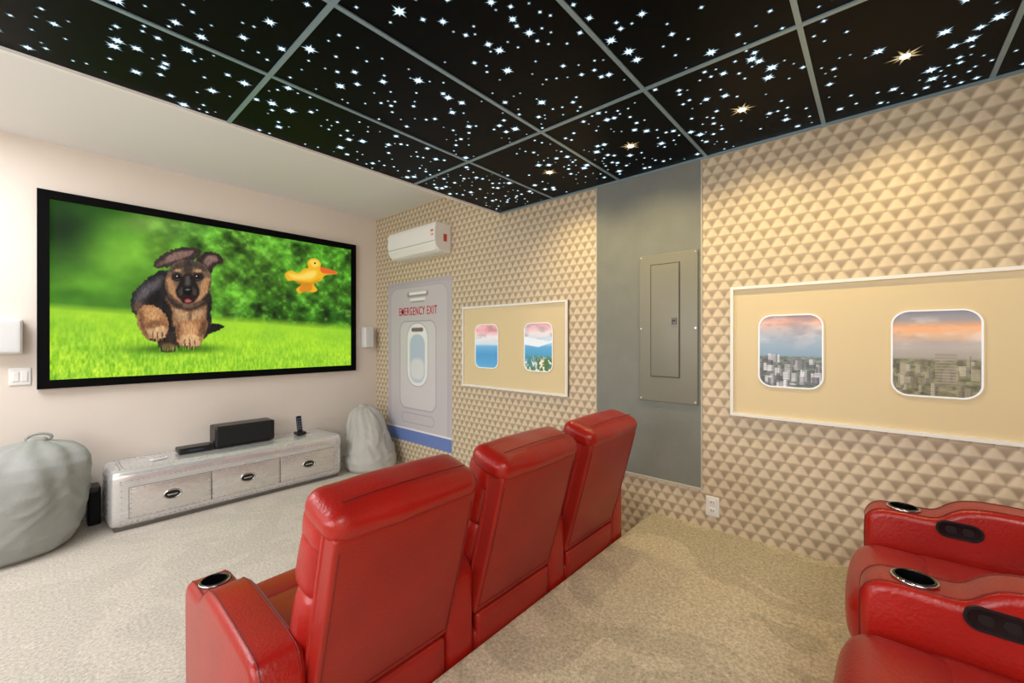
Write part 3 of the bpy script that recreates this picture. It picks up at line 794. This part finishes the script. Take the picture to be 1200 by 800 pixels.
def recliner(loc,first,last):
    e=empty('leather_recliner',loc); hw=.2275
    soft_box('base',(-hw,.0,.03),(hw,.64,.27),.02,M_redd,e,n=10)
    soft_box('base_rear_panel',(-hw+.01,-.006,.05),(hw-.01,.03,.33),.014,M_redd,e,n=10,puff=(0,.002,0))
    soft_box('seat_cushion',(-hw,.10,.24),(hw,.60,.395),.045,M_red,e,puff=(0,0,.018),wr=.002)
    soft_box('seat_front_roll',(-hw+.002,.50,.20),(hw-.002,.735,.40),.075,M_red,e,puff=(0,.012,.006),wr=.002)
    soft_box('footrest',(-hw+.004,.62,.05),(hw-.004,.72,.255),.035,M_red,e,puff=(0,.012,0))
    def dn(p):
        s=p[2]; q=Vector(p)
        q[1]-= .012*math.sin(max(0,min(1,s/.54))*math.pi)*(1-(p[0]/.24)**2)
        return lean(q)
    soft_box('back_shell',(-.230,.0,-.01),(.230,.07,.535),.010,M_redd,e,deform=dn,n=18)
    soft_box('back_side_welt',(-.234,.050,.0),(.234,.066,.54),.007,M_red,e,deform=dn,n=18)
    sx_=.216
    sp=[]
    for s in np.linspace(.02,.50,16): sp.append(dn((-sx_,-.0006,float(s))))
    sq=[(-p[0],p[1],p[2]) for p in sp]
    piping('back_panel_seams',[sp,sq,[dn((float(x),-.0006,.02)) for x in np.linspace(-sx_,sx_,12)]],.0016,M_seam,e)
    soft_box('back_cushion',(-.237,.060,.03),(.237,.185,.32),.05,M_red,e,puff=(.006,.02,0),deform=lean,wr=.003)
    soft_box('back_cushion_upper',(-.238,.060,.29),(.238,.19,.50),.05,M_red,e,puff=(.007,.018,0),deform=lean,wr=.003)
    soft_box('headrest',(-.240,-.002,.505),(.240,.175,.597),.042,M_red,e,puff=(.006,.008,.008),deform=lean,wr=.005,n=20)
    soft_box('headrest_lower',(-.239,.05,.44),(.239,.18,.56),.04,M_red,e,puff=(.006,.008,0),deform=lean,wr=.002)
    piping('headrest_seam',[[lean((float(x),.045,.606+.006*(1-(x/.2)**2))) for x in np.linspace(-.20,.20,14)]],.0016,M_seam,e)
    add_arm(e,-hw-.065,'left')
    if last: add_arm(e,hw+.065,'right')
    control(e,hw+.001)
    return e
for i in range(3): recliner((.6875+.585*i,1.097,0),i==0,i==2)
for i in range(2): recliner((1.154+.584*i,-.67,PZ),i==0,i==1)

# ------------------------------------------------------------------ lights
def area(name,loc,rot,sx,sy,e,col=(1,1,1)):
    l=bpy.data.lights.new(name,'AREA'); l.shape='RECTANGLE'; l.size=sx; l.size_y=sy; l.energy=e; l.color=col
    o=bpy.data.objects.new(name,l); S.collection.objects.link(o); o.location=loc; o.rotation_euler=rot; return o
area('fill_lamp_front',(-.95,3.3,HC-.03),(0,0,0),1.2,1.2,54,(.98,.98,1))  # soft area lamp added out of frame to light the front, no fixture
area('fill_lamp_rear',(-.6,-.9,DC-.05),(0,0,0),1.6,1.0,58,(1,.96,.90))  # added fill behind the camera, no fixture modelled
area('fill_lamp_left',(LX+.05,1.2,1.5),(0,math.radians(-90),0),1.2,2.0,48,(.98,.98,1))  # added side fill in front of the solid left wall, no window there
w=bpy.data.worlds.new('World'); S.world=w; w.use_nodes=True
w.node_tree.nodes['Background'].inputs[0].default_value=(.8,.85,1,1); w.node_tree.nodes['Background'].inputs[1].default_value=.3

# ------------------------------------------------------------------ camera
cd=bpy.data.cameras.new('camera'); cd.sensor_width=36; cd.lens=487/1200*36; cd.shift_y=-3/1200; cd.clip_start=.02
cam=bpy.data.objects.new('camera',cd); S.collection.objects.link(cam); cam.location=(0,0,CZ); cam.rotation_euler=(math.pi/2,0,math.radians(-48.7))
S.camera=cam
